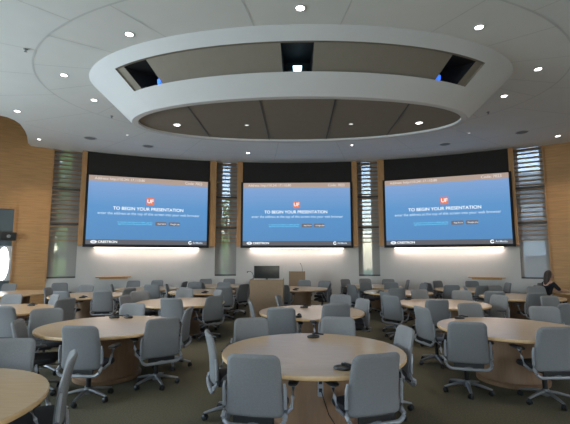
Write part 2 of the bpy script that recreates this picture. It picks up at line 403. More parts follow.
rm = bmesh.new(); lathe(rm, [(.095, 0), (.095, -.008), (.070, -.008), (.070, 0)], 20)
L0 = empty('ceiling_light'); ring = mk('trim_ring', rm, 'trimring', L0)
lm = bmesh.new(); lathe(lm, [(.068, -.002), (.068, -.006)], 20); lens_o = mk('lamp', lm, 'lamp', L0)
dimm = M['lamp'].copy(); dimm.name = 'lamp_glow_dim'; dimm.node_tree.nodes['Principled BSDF'].inputs['Emission Strength'].default_value = .8
for i, (p, lab) in enumerate(lightpos):
    r = L0 if i == 0 else copy_tree(L0)
    r.location = p; tag(r, lab, 'ceiling light', 'round recessed downlights')
    if i in (5, 10, 11, 16, 17, 13): 
        s = .6 if i != 5 else .7; r.scale = (s, s, 1)
        if i != 5 and i != 13:
            for c in r.children:
                if c.name.startswith('lamp'): c.data = c.data.copy(); c.data.materials[0] = dimm
for i, (p, lab) in enumerate(lightpos):
    if i in (10, 11, 16, 17): continue
    l = bpy.data.lights.new('downlight_beam', 'SPOT'); l.energy = 150; l.spot_size = R(88); l.spot_blend = .8; l.color = (1, .88, .76); l.shadow_soft_size = .07
    o = bpy.data.objects.new('downlight_beam', l); COL.objects.link(o); o.location = (p[0], p[1], p[2]-.03)
# ceiling speakers and sprinklers
for p, lab in (((-6.95, 12.81), 'dark round ceiling speaker at the far left, above the left screen corner'), ((-5.37, 13.83), 'dark round ceiling speaker above the left screen middle'),
               ((7.15, 12.63), 'dark round ceiling speaker at the far right, above the right screen'), ((5.19, 13.92), 'dark round ceiling speaker above the left part of the right screen')):
    r = tag(empty('ceiling_speaker', (*p, CZ)), lab, 'ceiling speaker', 'round ceiling speakers')
    bm = bmesh.new(); lathe(bm, [(.2, 0), (.2, -.012), (.17, -.014), (.17, 0)], 28); mk('rim', bm, 'trimring', r, True)
    bm = bmesh.new(); lathe(bm, [(.168, -.004), (.168, -.012), (.01, -.016)], 28); mk('grille', bm, 'speaker', r, True)
for p, lab in (((-5.21, 7.11), 'small ceiling sprinkler outside the curved seam at upper left'), ((-5.25, 10.77), 'small ceiling sprinkler left of the soffit tip'), ((5.24, 10.8), 'small ceiling sprinkler right of the soffit tip')):
    r = tag(empty('sprinkler', (*p, CZ)), lab, 'sprinkler', 'ceiling sprinklers')
    bm = bmesh.new(); lathe(bm, [(.04, 0), (.04, -.01), (.012, -.014), (.012, -.05), (.03, -.052), (.03, -.056)], 12); mk('sprinkler_head', bm, 'speaker', r)

# ---------------------------------------------------------------- projection screens
def text_mesh(name, s, size, m, parent, loc, align='CENTER', bold=0, xs=1):
    c = bpy.data.curves.new(name, 'FONT'); c.body = s; c.size = size; c.align_x = align; c.align_y = 'CENTER'; c.offset = bold
    t = bpy.data.objects.new(name, c); COL.objects.link(t)
    dg = bpy.context.evaluated_depsgraph_get(); me = bpy.data.meshes.new_from_object(t.evaluated_get(dg))
    bpy.data.objects.remove(t); me.materials.clear(); me.materials.append(M[m])
    o = bpy.data.objects.new(name, me); COL.objects.link(o); o.parent = parent
    o.rotation_euler = (R(90), 0, 0); o.location = loc; o.scale = (xs, 1, 1)
    return o
def quad(name, x0, x1, z0, z1, y, m, parent, d=.002):
    bm = bmesh.new(); box(bm, x0, x1, y-d, y, z0, z1); return mk(name, bm, m, parent)
def rrect(name, cx, cz, w, h, rad, y, m, parent, n=6):
    bm = bmesh.new(); vs = []
    for qx, qz, a0 in ((1, 1, 0), (-1, 1, 90), (-1, -1, 180), (1, -1, 270)):
        for k in range(n+1):
            a = R(a0+90*k/n); vs.append(bm.verts.new((cx+qx*(w/2-rad)+rad*math.cos(a), y, cz+qz*(h/2-rad)+rad*math.sin(a))))
    bm.faces.new(vs); return mk(name, bm, m, parent)
for phi, code, lab in ((-21.3, '7023', 'left projection screen with a blue slide, under the dark valance'), (-.2, '7023', 'centre projection screen with a blue slide, behind the lecterns'), (20.7, '7023', 'right projection screen with a blue slide, under the dark valance')):
    p = pol(phi, 15.78, 2.24)
    r = tag(empty('projection_screen', p, R(-phi)), lab, 'projection screen', 'blue projection screens')
    W, H = 2.20, 2.58
    bm = bmesh.new(); box(bm, -W-.09, W+.09, -.01, .03, -.10, H+.04); mk('screen_border', bm, 'black', r)
    quad('slide', -W, W, 0, H, -.012, 'slide', r)
    quad('header_bar', -W, W, H-.21, H, -.016, 'header', r); quad('footer_bar', -W, W, 0, .18, -.016, 'footer', r)
    text_mesh('address_text', 'Address: http://10.241.17.110:80', .135, 'texthead', r, (-W+.2, -.021, H-.11), 'LEFT', .001)
    text_mesh('code_text', 'Code: '+code, .145, 'texthead', r, (W-.22, -.021, H-.11), 'RIGHT', .001)
    quad('logo_square', -.14, .14, 1.53, 1.81, -.016, 'orange', r)
    text_mesh('logo_letters', 'UF', .20, 'text', r, (0, -.021, 1.67), bold=.004)
    text_mesh('title_text', 'TO BEGIN YOUR PRESENTATION', .170, 'text', r, (-.03, -.021, 1.36), bold=.002, xs=1.02)
    text_mesh('instruction_text', 'enter the address at the top of this screen into your web browser', .139, 'textdim', r, (.02, -.021, 1.17), bold=.001, xs=1.0)
    text_mesh('hint_text', 'to connect your phone or tablet, get the\napp from one of the stores shown here', .072, 'cyan', r, (-.52, -.021, .81), bold=.001, xs=1.05)
    for x0, s, in ((.42, 'App Store'), (.92, 'Google play')):
        rrect('store_badge', x0, .81, .42, .15, .03, -.0165, 'badge', r); text_mesh('badge_text', s, .075, 'text', r, (x0+.03, -.021, .81))
    # lower left emblem: rounded ring with a bar, then the name
    bm = bmesh.new()
    for k in range(20):
        a, b_ = 2*PI*k/20, 2*PI*(k+1)/20
        vs = [bm.verts.new((-1.93+rx*math.cos(t), -.021, .09+rz*math.sin(t))) for t, rx, rz in ((a, .11, .06), (b_, .11, .06), (b_, .07, .032), (a, .07, .032))]; bm.faces.new(vs)
    box(bm, -1.99, -1.87, -.0215, -.0205, .078, .102); mk('emblem', bm, 'text', r)
    text_mesh('name_text', 'CRESTRON', .115, 'text', r, (-1.79, -.021, .09), 'LEFT', .003, 1.15)
    bm = bmesh.new()
    for k in range(20):
        if k in (0, 1, 19): continue
        a, b_ = 2*PI*k/20, 2*PI*(k+1)/20
        vs = [bm.verts.new((1.55+q*math.cos(t), -.021, .09+q*math.sin(t))) for t, q in ((a, .07), (b_, .07), (b_, .035), (a, .035))]; bm.faces.new(vs)
    mk('emblem', bm, 'text', r)
    text_mesh('name_text', 'AirMedia', .105, 'textdim', r, (1.65, -.021, .09), 'LEFT', .001)
    # wall washer under the screen
    wlab = {-21.3: 'long warm light strip under the left screen washing the white wall', -.2: 'long warm light strip under the centre screen washing the white wall', 20.7: 'long warm light strip under the right screen washing the white wall'}[phi]
    fw = tag(empty('wall_washer', pol(phi, 16.06, 2.1), R(-phi)), wlab, 'wall light', 'wall washers under the screens')
    bm = bmesh.new(); box(bm, -1.95, 1.95, -.03, .06, .04, .12); mk('housing', bm, 'black', fw)
    bm = bmesh.new(); box(bm, -1.93, 1.93, -.03, .06, .01, .04); mk('diffuser', bm, 'wash', fw)
    l = area('wall_wash', (0, 0, 0), (0, .12, -.6), 3.8, .08, 20, (1, .84, .74), fw)

# wall trays, plate, sconce
for phi, lab in ((-25.6, 'narrow wooden ledge on the white wall under the left screen'), (25.4, 'narrow wooden ledge on the white wall under the right screen')):
    r = tag(empty('marker_ledge', pol(phi, WR-.13, 1.0), R(-phi)), lab, 'ledge')
    mk('shelf', bbox(-.62, .62, -.06, .10, 0, .035, .006), 'wood_trim', r); bm = bmesh.new(); box(bm, -.5, .5, .06, .11, -.06, 0); mk('bracket', bm, 'wood_trim', r)
r = tag(empty('wall_control_plate', pol(35.9, WR-.03, 2.55), R(-35.9)), 'small white control plate on the right wood wall', 'wall plate')
mk('plate', bbox(-.15, .15, 0, .028, -.09, .09, .006), 'plate', r); mk('button_panel', bbox(-.10, .10, -.006, 0, -.05, .05, .002), 'trimring', r)
r = tag(empty('glowing_oval', pol(-37.95, WR-.10, 1.55), R(37.7)), 'tall glowing oval in the frame at the left edge', 'wall lamp')
bm = bmesh.new()
for i in range(13):
    pass
bmesh.ops.create_uvsphere(bm, u_segments=20, v_segments=14, radius=1); bmesh.ops.scale(bm, vec=(.16, .07, .56), verts=bm.verts[:])
mk('lamp_shade', bm, 'bright_oval', r, True)  # emissive oval drawn for a bright spot inside the frame
mk('backplate', bbox(-.24, .24, .03, .09, -.6, .6, .02), 'alu', r)
r = tag(empty('wall_speaker', pol(-37.6, WR-.22, 2.33), R(37.6)), 'small black loudspeaker above the glowing oval', 'speaker')
mk('cabinet', bbox(-.22, .22, 0, .16, .0, .28, .02), 'plastic', r); bm = bmesh.new(); lathe(bm, [(.06, 0), (.06, .01), (.02, .02)], 16)
bmesh.ops.rotate(bm, matrix=Matrix.Rotation(R(90), 3, 'X'), verts=bm.verts[:]); bmesh.ops.translate(bm, vec=(0, 0, .14), verts=bm.verts[:]); mk('speaker_cone', bm, 'speaker', r)

# ---------------------------------------------------------------- tables
TB = dict(
 T1=(.16, 4.55, 'the front centre table', 'round maple table at the front centre, two microphones on it'),
 T2=(-2.84, 6.1, 'the second-row left table', 'round maple table in the second row left, before the left screen'),
 T3=(3.08, 6.1, 'the second-row right table', 'round maple table in the second row right, one microphone on it'),
 T4=(-2.83, 2.75, 'the bottom left corner table', 'round maple table cut off by the bottom left corner'),
 T5=(.25, 7.75, 'the table before the brown lectern', 'round maple table right before the large brown lectern'),
 T6=(-2.7, 9.3, 'the third-row left table', 'round maple table in the third row, behind the second-row left one'),
 T7=(-5.85, 7.8, 'the left edge third-row table', 'round maple table at the left frame edge, third row'),
 T8=(-8.2, 11.4, 'the table by the left wood wall', 'round maple table beside the left wood wall'),
 T9=(-5.7, 10.9, 'the fourth-row left table', 'round maple table in the fourth row, under the left screen'),
 T10=(-4.95, 13.2, 'the farthest table under the left screen', 'farthest round maple table under the left screen'),
 T11=(-2.9, 12.2, 'the table left of the lecterns', 'round maple table left of the large brown lectern'),
 T12=(-2.9, 14.55, 'the table below the left-centre window', 'farthest round maple table below the window left of centre screen'),
 T13=(-.02, 13.4, 'the table between the two lecterns', 'round maple table between the large and small brown lecterns'),
 T14=(2.95, 12.15, 'the fourth-row table right of centre', 'round maple table in the fourth row, right of the lecterns'),
 T15=(3.2, 9.2, 'the third-row right table', 'round maple table in the third row, behind the second-row right one'),
 T16=(2.7, 14.65, 'the table below the right-centre window', 'farthest round maple table below the window right of centre screen'),
 T17=(5.8, 10.8, 'the fourth-row right table', 'round maple table in the fourth row, under the right screen'),
 T18=(5.4, 13.2, 'the farthest table under the right screen', 'farthest round maple table under the right screen'),
 T19=(8.5, 12.2, 'the seated woman\'s table', 'round maple table where the dark-haired woman sits'))
TR = .99; TZ = .74
t0 = empty('round_table')
bm = bmesh.new(); lathe(bm, [(TR-.008, TZ-.030), (TR-.003, TZ-.004), (TR-.006, TZ)], 72); mk('tabletop', bm, 'maple', t0)
bm = bmesh.new(); lathe(bm, [(TR-.03, TZ-.042), (TR-.004, TZ-.040), (TR, TZ-.034), (TR, TZ-.008), (TR-.002, TZ-.005), (TR-.03, TZ-.006)], 72); mk('edge_band', bm, 'maple_edge', t0, True)
bm = bmesh.new(); lathe(bm, [(.44, .06), (.435, .3), (.44, .5), (.46, TZ-.045)], 48); mk('pedestal', bm, 'pedestal', t0, True)
bm = bmesh.new(); lathe(bm, [(.47, 0), (.475, .05), (.44, .062)], 48); mk('pedestal_base', bm, 'pedestal', t0, True)
for k, (key, (x, y, nm, lab)) in enumerate(TB.items()):
    t = t0 if k == 0 else copy_tree(t0)
    t.location = (x, y, 0); t.rotation_euler = (0, 0, R(0)); tag(t, lab, 'table', 'round meeting tables')
# outlet panel and cable on the front table
t1 = t0
bm = bbox(-.028, .028, -.012, .01, -.26, .0, .004); op = mk('power_panel', bm, 'silver_plastic', t1); op.location = (.055, -.445, .66)
for z in (-.05, -.125, -.20):
    o = mk('outlet', bbox(-.016, .016, -.016, -.010, z-.018, z+.018, .003), 'plastic', op)
cb = bmesh.new(); tube(cb, [(.058, -.46, .47), (.085, -.49, .38), (.13, -.50, .25), (.21, -.47, .12), (.30, -.44, .03), (.36, -.44, .012)], .005, 6)
cbo = mk('power_cable', cb, 'plastic', t1, True)

# ---------------------------------------------------------------- chairs
def make_chair():
    c = empty('swivel_chair')
    # five-star base
    bm = bmesh.new()
    for k in range(5):
        a = R(90+36+72*k); d = Vector((math.cos(a), math.sin(a), 0))
        tube(bm, [d*.02+Vector((0, 0, .115)), d*.12+Vector((0, 0, .108)), d*.22+Vector((0, 0, .088)), d*.285+Vector((0, 0, .072))], [.030, .027, .021, .016], 6, .7)
    lathe(bm, [(.04, .07), (.045, .10), (.042, .14), (.03, .15)], 14)
    base = mk('base', bm, 'alu', c, True)
    bm = bmesh.new()
    for s in (-1, 1):
        vs = []
        for r_, y in ((.024, s*.008), (.03, s*.012), (.03, s*.022), (.02, s*.028)):
            vs.append([bm.verts.new((r_*math.cos(2*PI*k/12), y, .03+r_*math.sin(2*PI*k/12))) for k in range(12)])
        for i in range(3):
            for k in range(12): bm.faces.new((vs[i][k], vs[i][(k+1) % 12], vs[i+1][(k+1) % 12], vs[i+1][k]))
        bm.faces.new(vs[0]); bm.faces.new(vs[-1])
    box(bm, -.012, .012, -.01, .01, .03, .07)
    first = None
    for k in range(5):
        a = R(90+36+72*k)
        if first is None: o = mk('caster', bm, 'plastic', base, True); first = o
        else: o = first.copy(); COL.objects.link(o); o.parent = base
        o.location = (.275*math.cos(a), .275*math.sin(a), 0); o.rotation_euler = (0, 0, a+R(60+37*k))
    bm = bmesh.new(); lathe(bm, [(.028, .13), (.028, .26), (.018, .265), (.018, .38)], 12); mk('gas_column', bm, 'plastic', c, True)
    mk('tilt_mechanism', bbox(-.10, .10, -.15, .10, .35, .398, .012), 'plastic', c)
    # seat cushion
    bm = bmesh.new(); N = 12; rows = []
    def se(t, w, d, e=.45):
        cx, cy = math.cos(t), math.sin(t)
        return w*math.copysign(abs(cx)**e, cx), d*math.copysign(abs(cy)**e, cy)
    for sc, z in ((.80, .395), (.96, .40), (1.0, .42), (1.0, .44), (.95, .455), (.7, .46), (.3, .458)):
        row = []
        for k in range(32):
            x, y = se(2*PI*k/32, .235*sc, .225*sc); row.append(bm.verts.new((x, y+.015, z-(.02 if y > .17 else 0)*(1 if z > .43 else 0))))
        rows.append(row)
    for i in range(len(rows)-1):
        for k in range(32): bm.faces.new((rows[i][k], rows[i][(k+1) % 32], rows[i+1][(k+1) % 32], rows[i+1][k]))
    bm.faces.new(rows[0]); bm.faces.new(rows[-1]); mk('seat', bm, 'seatfab', c, True)
    # backrest: padded shell
    ZB, ZT = .40, .925
    def hw(z):
        u = (z-ZB)/(ZT-ZB); w = .245-.028*u
        rt = .065
        if z > ZT-rt: w -= rt-math.sqrt(max(0, rt*rt-(z-(ZT-rt))**2))
        rb = .05
        if z < ZB+rb: w -= rb-math.sqrt(max(0, rb*rb-(ZB+rb-z)**2))
        return w
    def yb(x, z):
        u = (z-ZB)/(ZT-ZB)
        return -.205-.055*u-.03*math.sin(u*PI)*-.6 + .55*x*x - .015*u*u
    NX = 14; zs = [ZB, ZB+.006, ZB+.018, ZB+.035, ZB+.05]+[ZB+.05+(ZT-.115-ZB)*i/8 for i in range(1, 9)]+[ZT-.05, ZT-.035, ZT-.02, ZT-.008, ZT-.002, ZT]
    bm = bmesh.new(); fr = []; bk = []
    for j, z in enumerate(zs):
        w = hw(z); a = []; b = []
        th = .024*min(1, max(.25, min(z-ZB, ZT-z)/.03+.25))
        for i in range(NX+1):
            x = w*math.sin((i/NX-.5)*PI); ex = max(.25, min(1, (w-abs(x))/.03+.25))
            a.append(bm.verts.new((x, yb(x, z)+th*ex, z))); b.append(bm.verts.new((x, yb(x, z)-th*ex, z)))
        fr.append(a); bk.append(b)
    J = len(zs)-1
    for j in range(J):
        for i in range(NX):
            bm.faces.new((fr[j][i], fr[j][i+1], fr[j+1][i+1], fr[j+1][i])); bm.faces.new((bk[j][i], bk[j+1][i], bk[j+1][i+1], bk[j][i+1]))
        bm.faces.new((fr[j][0], fr[j+1][0], bk[j+1][0], bk[j][0])); bm.faces.new((fr[j][NX], bk[j][NX], bk[j+1][NX], fr[j+1][NX]))
    for i in range(NX):
        bm.faces.new((fr[0][i], bk[0][i], bk[0][i+1], fr[0][i+1])); bm.faces.new((fr[J][i], fr[J][i+1], bk[J][i+1], bk[J][i]))
    mk('backrest', bm, 'fabric', c, True)
    # U-shaped silver frame around the lower back, and bridge down to the mechanism
    bm = bmesh.new(); path = []
    for k in range(6): z = .68-.255*k/5; path.append((-.256+.006*(k == 0), yb(.23, z)-.010, z))
    for k in range(1, 8):
        a = R(180+90*k/8); path.append((-.178+.078*math.cos(a), -.222-.001*k, .415+.075*math.sin(a)))
    for k in range(0, 5): path.append((-.178+.356*k/4, -.230-.005*math.sin(PI*k/4), .340))
    for k in range(1, 8):
        a = R(270+90*k/8); path.append((.178+.078*math.cos(a), -.222-.001*(8-k), .415+.075*math.sin(a)))
    for k in range(6): z = .425+.255*k/5; path.append((.256-.006*(k == 5), yb(.23, z)-.010, z))
    rr = [.010]+[.015]*4+[.019]*(len(path)-10)+[.015]*4+[.010]
    tube(bm, path, rr, 8)
    fo = mk('back_frame', bm, 'silver_plastic', c, True)
    mk('slot_filler', bbox(-.17, .17, -.222, -.205, .358, .41, .006), 'plastic', c)  # black filler added to stand for the shade in the open lumbar slot
    bm = bmesh.new(); tube(bm, [(0, -.225, .345), (0, -.17, .355), (0, -.1, .37)], [.05, .05, .045], 8, .45); mk('back_bracket', bm, 'silver_plastic', c, True)
    for s in (-1, 1):
        bm = bmesh.new(); tube(bm, [(s*.17, -.10, .39), (s*.24, -.10, .40), (s*.287, -.08, .45), (s*.295, -.05, .53), (s*.295, -.02, .60), (s*.295, .0, .628)], [.018, .020, .020, .018, .017, .017], 8, .8)
        arm = mk('arm', bm, 'silver_plastic', c, True)
        pad = bmesh.new(); rows = []
        for sc, z in ((.75, .622), (1, .628), (1, .640), (.85, .650), (.4, .652)):
            rows.append([pad.verts.new((s*.29+se(2*PI*k/20, .045*sc, .115*sc, .7)[0], .035+se(2*PI*k/20, .045*sc, .115*sc, .7)[1], z)) for k in range(20)])
        for i in range(4):
            for k in range(20): pad.faces.new((rows[i][k], rows[i][(k+1) % 20], rows[i+1][(k+1) % 20], rows[i+1][k]))
        pad.faces.new(rows[0]); pad.faces.new(rows[-1]); mk('arm_pad', pad, 'plastic', arm, True)
    return c
proto = make_chair()
CH = [('T1',-0.35,3.76,8), ('T1',0.57,3.86,-20), ('T1',-0.71,4.63,72), ('T1',-0.57,5.28,165), ('T1',0.50,5.40,190), ('T1',1.01,4.85,-98), ('T5',-0.27,7.02,2), ('T5',0.55,6.72,-12,1.10), ('T5',-0.64,7.71,80), ('T5',0.06,8.75,97), ('T5',1.01,7.99,-115), ('T5',0.87,8.77,195), ('T13',0.67,12.98,-80), ('T13',0.23,14.50,180), ('T13',0.83,14.10,205), ('T2',-2.62,5.12,3), ('T2',-2.10,5.88,-36), ('T2',-2.1,6.66,-92), ('T2',-2.97,6.90,185), ('T2',-3.88,6.17,150), ('T2',-3.35,5.35,70), ('T6',-2.55,8.52,5), ('T6',-2.01,8.89,-50), ('T6',-2.32,10.02,-125), ('T6',-2.99,10.39,180), ('T6',-3.32,8.66,95), ('T6',-3.71,9.64,140), ('T7',-5.01,8.18,-70), ('T7',-5.55,8.66,-140), ('T7',-4.98,7.00,5), ('T7',-6.36,8.41,180), ('T4',-2.84,3.80,172), ('T4',-2.17,3.36,-117), ('T9',-5.78,10.10,10), ('T9',-4.90,10.19,-10), ('T9',-6.32,11.43,180), ('T9',-6.58,10.91,80), ('N',-7.59,12.68,150,1,'grey swivel chair standing alone before the tall left window'), ('T9',-4.75,10.85,-70), ('T8',-9.06,12.21,180), ('T10',-5.50,12.40,70), ('T10',-5.80,13.93,175), ('T10',-5.14,14.29,190), ('T10',-4.43,12.57,0), ('T10',-4.38,13.75,-85), ('T11',-3.55,12.39,80), ('T11',-3.39,13.05,175), ('T11',-2.5,13.1,190), ('T11',-2.14,11.64,-12), ('T11',-2.99,11.30,30), ('T11',-1.90,12.67,-60), ('T12',-3.48,15.22,165), ('T12',-2.70,15.45,185), ('T12',-3.3,13.9,10), ('T12',-2.0,14.9,-90), ('T16',1.92,15.2,145), ('T14',1.83,12.54,60), ('T16',2.62,15.60,175), ('T16',3.35,15.30,198), ('T16',3.77,15.0,-85), ('T14',2.34,13.33,155), ('T14',3.05,13.25,185), ('T14',2.61,11.57,-5), ('T14',3.72,12.93,-100), ('T15',2.31,9.90,75), ('T15',2.20,9.05,52), ('T15',3.14,10.26,170), ('T15',2.71,8.56,-3), ('T15',3.99,9.99,195), ('T18',5.05,14.3,150), ('T18',4.50,13.5,80), ('T18',4.63,12.80,5), ('T18',6.09,14.18,180), ('T18',5.33,12.39,-15), ('T18',6.60,13.5,-85), ('T17',4.95,11.50,105), ('T17',5.81,11.80,165), ('T17',4.91,10.43,18), ('T15',3.95,8.85,-110), ('T17',5.54,10.00,-5), ('T17',6.65,11.42,190), ('N',5.40,8.60,165,1,'pale grey swivel chair facing the camera, beyond the second-row right table\'s far edge'), ('T3',2.30,6.95,75), ('T3',3.12,7.20,170), ('T3',4.05,6.70,190), ('T3',2.24,5.66,14), ('T3',3.03,5.23,-6), ('N',4.77,7.80,-25,1,'slate grey swivel chair at the right frame edge behind the second-row right table'), ('T19',7.95,13.1,140), ('N',7.27,12.10,84,1,'grey swivel chair that the dark-haired woman in black sits on'), ('T19',8.08,11.2,5), ('T13',-.45,12.48,10)]
CHL = {}
def side(dx, dy):
    a = math.degrees(math.atan2(dx, dy)) % 360
    names = ['far side', 'far right side', 'right side', 'near right side', 'near side', 'near left side', 'left side', 'far left side']
    return names[int((a+22.5)//45) % 8]
labels = []; used = {}
for i, ch in enumerate(CH):
    if ch[0] == 'N': labels.append(ch[5]); continue
    X, Y, nm, _ = TB[ch[0]]
    s = side(ch[1]-X, ch[2]-Y)
    labels.append((s, nm))
for i, l in enumerate(labels):
    if isinstance(l, str): continue
    same = [j for j in range(len(labels)) if labels[j] == l or (isinstance(labels[j], tuple) and labels[j][:2] == l[:2])]
    q = 'grey chair'
    h = CH[i][3] % 360
    look = 'back turned' if (h < 45 or h > 315) else ('facing camera' if 135 < h < 225 else ('facing right' if h < 180 else 'facing left'))
    CHL[i] = '%s %s, at %s of %s' % (q, look, l[0] if l[0] in ('far side', 'near side') else l[0].replace(' side', ''), l[1])
    if len(same) > 1:
        srt = sorted(same, key=lambda j: CH[j][1]/CH[j][2])
        pos = srt.index(i); w_ = ['left one', 'right one'] if len(srt) == 2 else ['leftmost', 'middle one', 'rightmost']
        CHL[i] += ', '+w_[min(pos, len(w_)-1)]
for i, l in enumerate(labels):
    if isinstance(l, str): CHL[i] = l
for i, ch in enumerate(CH):
    c = proto if i == 0 else copy_tree(proto)
    hx, hy = math.sin(R(ch[3])), math.cos(R(ch[3])); cx_, cy_ = ch[1], ch[2]
    if ch[0] != 'N':
        X, Y = TB[ch[0]][:2]
        for _ in range(60):        # pull the chair back until its backrest clears the table edge
            if all(math.hypot(cx_-hx*q+hy*w_-X, cy_-hy*q-hx*w_-Y) > TR+.012 for q in (.17, .24) for w_ in (-.27, 0, .27)): break
            cx_ -= hx*.012; cy_ -= hy*.012
    ch = (ch[0], cx_, cy_)+tuple(ch[3:4])+tuple(ch[4:])
    c.location = (ch[1], ch[2], 0); c.rotation_euler = (0, 0, -R(ch[3]))
    c.scale = (1.05, 1.05, 1.015*(ch[4] if len(ch) > 4 else 1))
    tag(c, CHL[i], 'chair', 'grey swivel chairs around the tables')

# ---------------------------------------------------------------- microphones on the tables
def make_mic():
    r = empty('table_microphone')
    bm = bmesh.new(); lathe(bm, [(.05, 0), (.055, .008), (.05, .022), (.03, .03), (.01, .032)], 24, sx=1.35, sy=.9); mk('microphone_base', bm, 'plastic', r, True)
    bm = bmesh.new(); tube(bm, [(.01, 0, .028), (.02, 0, .045), (.05, 0, .040), (.09, 0, .03), (.12, 0, .028)], [.012, .011, .010, .009, .009], 8); mk('stalk', bm, 'plastic', r, True)
    bm = bmesh.new(); lathe(bm, [(.012, .028), (.014, .04), (.010, .05)], 12); mk('button', bm, 'plastic', r, True)
    return r
mics = [(.19, 5.24, 20, 'black table microphone at the far edge of the front centre table'), (.40, 3.79, -15, 'black table microphone at the near edge of the front centre table'),
 (-3.09, 6.78, 10, 'black table microphone on the second-row left table, left of a pair'), (-2.86, 6.80, 160, 'black table microphone on the second-row left table, right of a pair'),
 (2.68, 6.90, 0, 'black table microphone on the second-row right table'), (.12, 8.30, 10, 'black table microphone at the far edge of the table before the lectern'),
 (.0, 6.98, 70, 'black table microphone at the near edge of the table before the lectern'), (-5.65, 8.45, 0, 'black table microphone on the left edge third-row table'), (-5.45, 10.1, 0, 'black table microphone on the fourth-row left table'),
 (-2.7, 11.6, 0, 'black table microphone on the table left of the lecterns'), (2.65, 9.95, 0, 'black table microphone on the third-row right table'), (2.35, 11.9, 0, 'black table microphone on the fourth-row table right of centre'), (-.1, 12.75, 30, 'black table microphone on the table between the two lecterns')]
m0 = make_mic()
for i, (x, y, a, lab) in enumerate(mics):
    r = m0 if i == 0 else copy_tree(m0)
    r.location = (x, y, TZ+.001); r.rotation_euler = (0, 0, R(a)); r.scale = (1.15, 1.15, 1.15); tag(r, lab, 'microphone', 'microphones on the tables')

# ---------------------------------------------------------------- lecterns, monitor, gooseneck microphones
def lectern(x, y, w, d, h, lab):
    r = tag(empty('lectern', (x, y, 0)), lab, 'lectern')
    mk('front_panel', bbox(-w/2, w/2, -d/2, -d/2+.03, .06, h, .005), 'lectern', r)
    for s in (-1, 1): mk('side_panel', bbox(min(s*w/2, s*(w/2-.03)), max(s*w/2, s*(w/2-.03)), -d/2+.032, d/2, .06, h, .005), 'lectern', r)
    mk('worktop', bbox(-w/2+.032, w/2-.032, -d/2+.032, d/2, h-.07, h-.035, .005), 'lectern', r)
    mk('shelf', bbox(-w/2+.032, w/2-.032, -d/2+.032, d/2-.03, .4, .43, .005), 'lectern', r)
    bm = bmesh.new(); box(bm, -w/2+.03, w/2-.03, -d/2+.03, d/2-.03, 0, .06); mk('plinth', bm, 'plastic', r)
    return r
lectern(-.87, 11.45, .93, .66, 1.15, 'large brown lectern with a black monitor on top, before the centre screen')
lectern(-.04, 15.6, .62, .46, 1.23, 'smaller brown lectern near the wall, with a thin upright microphone')
r = tag(empty('monitor', (-.90, 11.56, 1.115)), 'black monitor standing on the large brown lectern', 'monitor')
mk('bezel', bbox(-.365, .365, -.02, .025, .04, .40, .008), 'plastic', r); bm = bmesh.new(); box(bm, -.345, .345, -.0225, -.020, .055, .385); mk('display', bm, 'glass_black', r)
mk('stand', bbox(-.10, .10, -.08, .1, 0, .012, .004), 'plastic', r); mk('stand_neck', bbox(-.03, .03, .025, .05, .01, .2, .004), 'plastic', r)
r = tag(empty('gooseneck_microphone', (-1.26, 11.4, 1.115)), 'thin curved microphone on the left of the large lectern', 'microphone')
bm = bmesh.new(); tube(bm, [(0, 0, .01), (.0, 0, .12), (-.03, 0, .20), (-.09, 0, .245), (-.15, 0, .24)], .008, 6); mk('neck', bm, 'plastic', r, True)
bm = bmesh.new(); tube(bm, [(-.15, 0, .24), (-.19, 0, .222)], .016, 8); mk('head', bm, 'plastic', r, True); bm = bmesh.new(); lathe(bm, [(.04, 0), (.035, .012)], 16); mk('foot', bm, 'plastic', r)
r = tag(empty('gooseneck_microphone', (.16, 15.5, 1.195)), 'thin upright microphone on the smaller lectern', 'microphone')
bm = bmesh.new(); tube(bm, [(0, 0, .01), (0, 0, .14), (-.02, 0, .24), (-.06, 0, .31)], .008, 6); mk('neck', bm, 'plastic', r, True)
bm = bmesh.new(); tube(bm, [(-.06, 0, .31), (-.08, 0, .34)], .014, 8); mk('head', bm, 'plastic', r, True); bm = bmesh.new(); lathe(bm, [(.04, 0), (.035, .012)], 16); mk('foot', bm, 'plastic', r)

# ---------------------------------------------------------------- seated woman
def skin_obj(name, chains, m, parent, root=0, sub=2):
    """chains: list of (start vertex or None, [(co, radius), ...])"""
    vs = []; rad = []; ed = []
    for st, pts in chains:
        prev = st
        for co, r_ in pts:
            vs.append(co); rad.append(r_); k = len(vs)-1
            if prev is not None: ed.append((prev, k))
            prev = k
    me = bpy.data.meshes.new(name); me.from_pydata(vs, ed, [])
    o = bpy.data.objects.new(name, me); COL.objects.link(o)
    md = o.modifiers.new('s', 'SKIN'); md.use_smooth_shade = True
    if not me.skin_vertices:
        bpy.context.view_layer.objects.active = o; bpy.ops.mesh.customdata_skin_add()
    for i, r_ in enumerate(rad):
        d = me.skin_vertices[0].data[i]; d.radius = (r_, r_) if not isinstance(r_, tuple) else r_; d.use_root = (i == root)
    sb = o.modifiers.new('b', 'SUBSURF'); sb.levels = sub; sb.render_levels = sub
    dg = bpy.context.evaluated_depsgraph_get(); m2 = bpy.data.meshes.new_from_object(o.evaluated_get(dg))
    bpy.data.objects.remove(o); m2.materials.clear(); m2.materials.append(M[m])
    for p in m2.polygons: p.use_smooth = True
    o = bpy.data.objects.new(name, m2); COL.objects.link(o); o.parent = parent
    return o
wm = tag(empty('person', (7.30, 12.10, 0), -R(84)), 'dark-haired woman in black sitting at the right table, forearms resting on it', 'person')
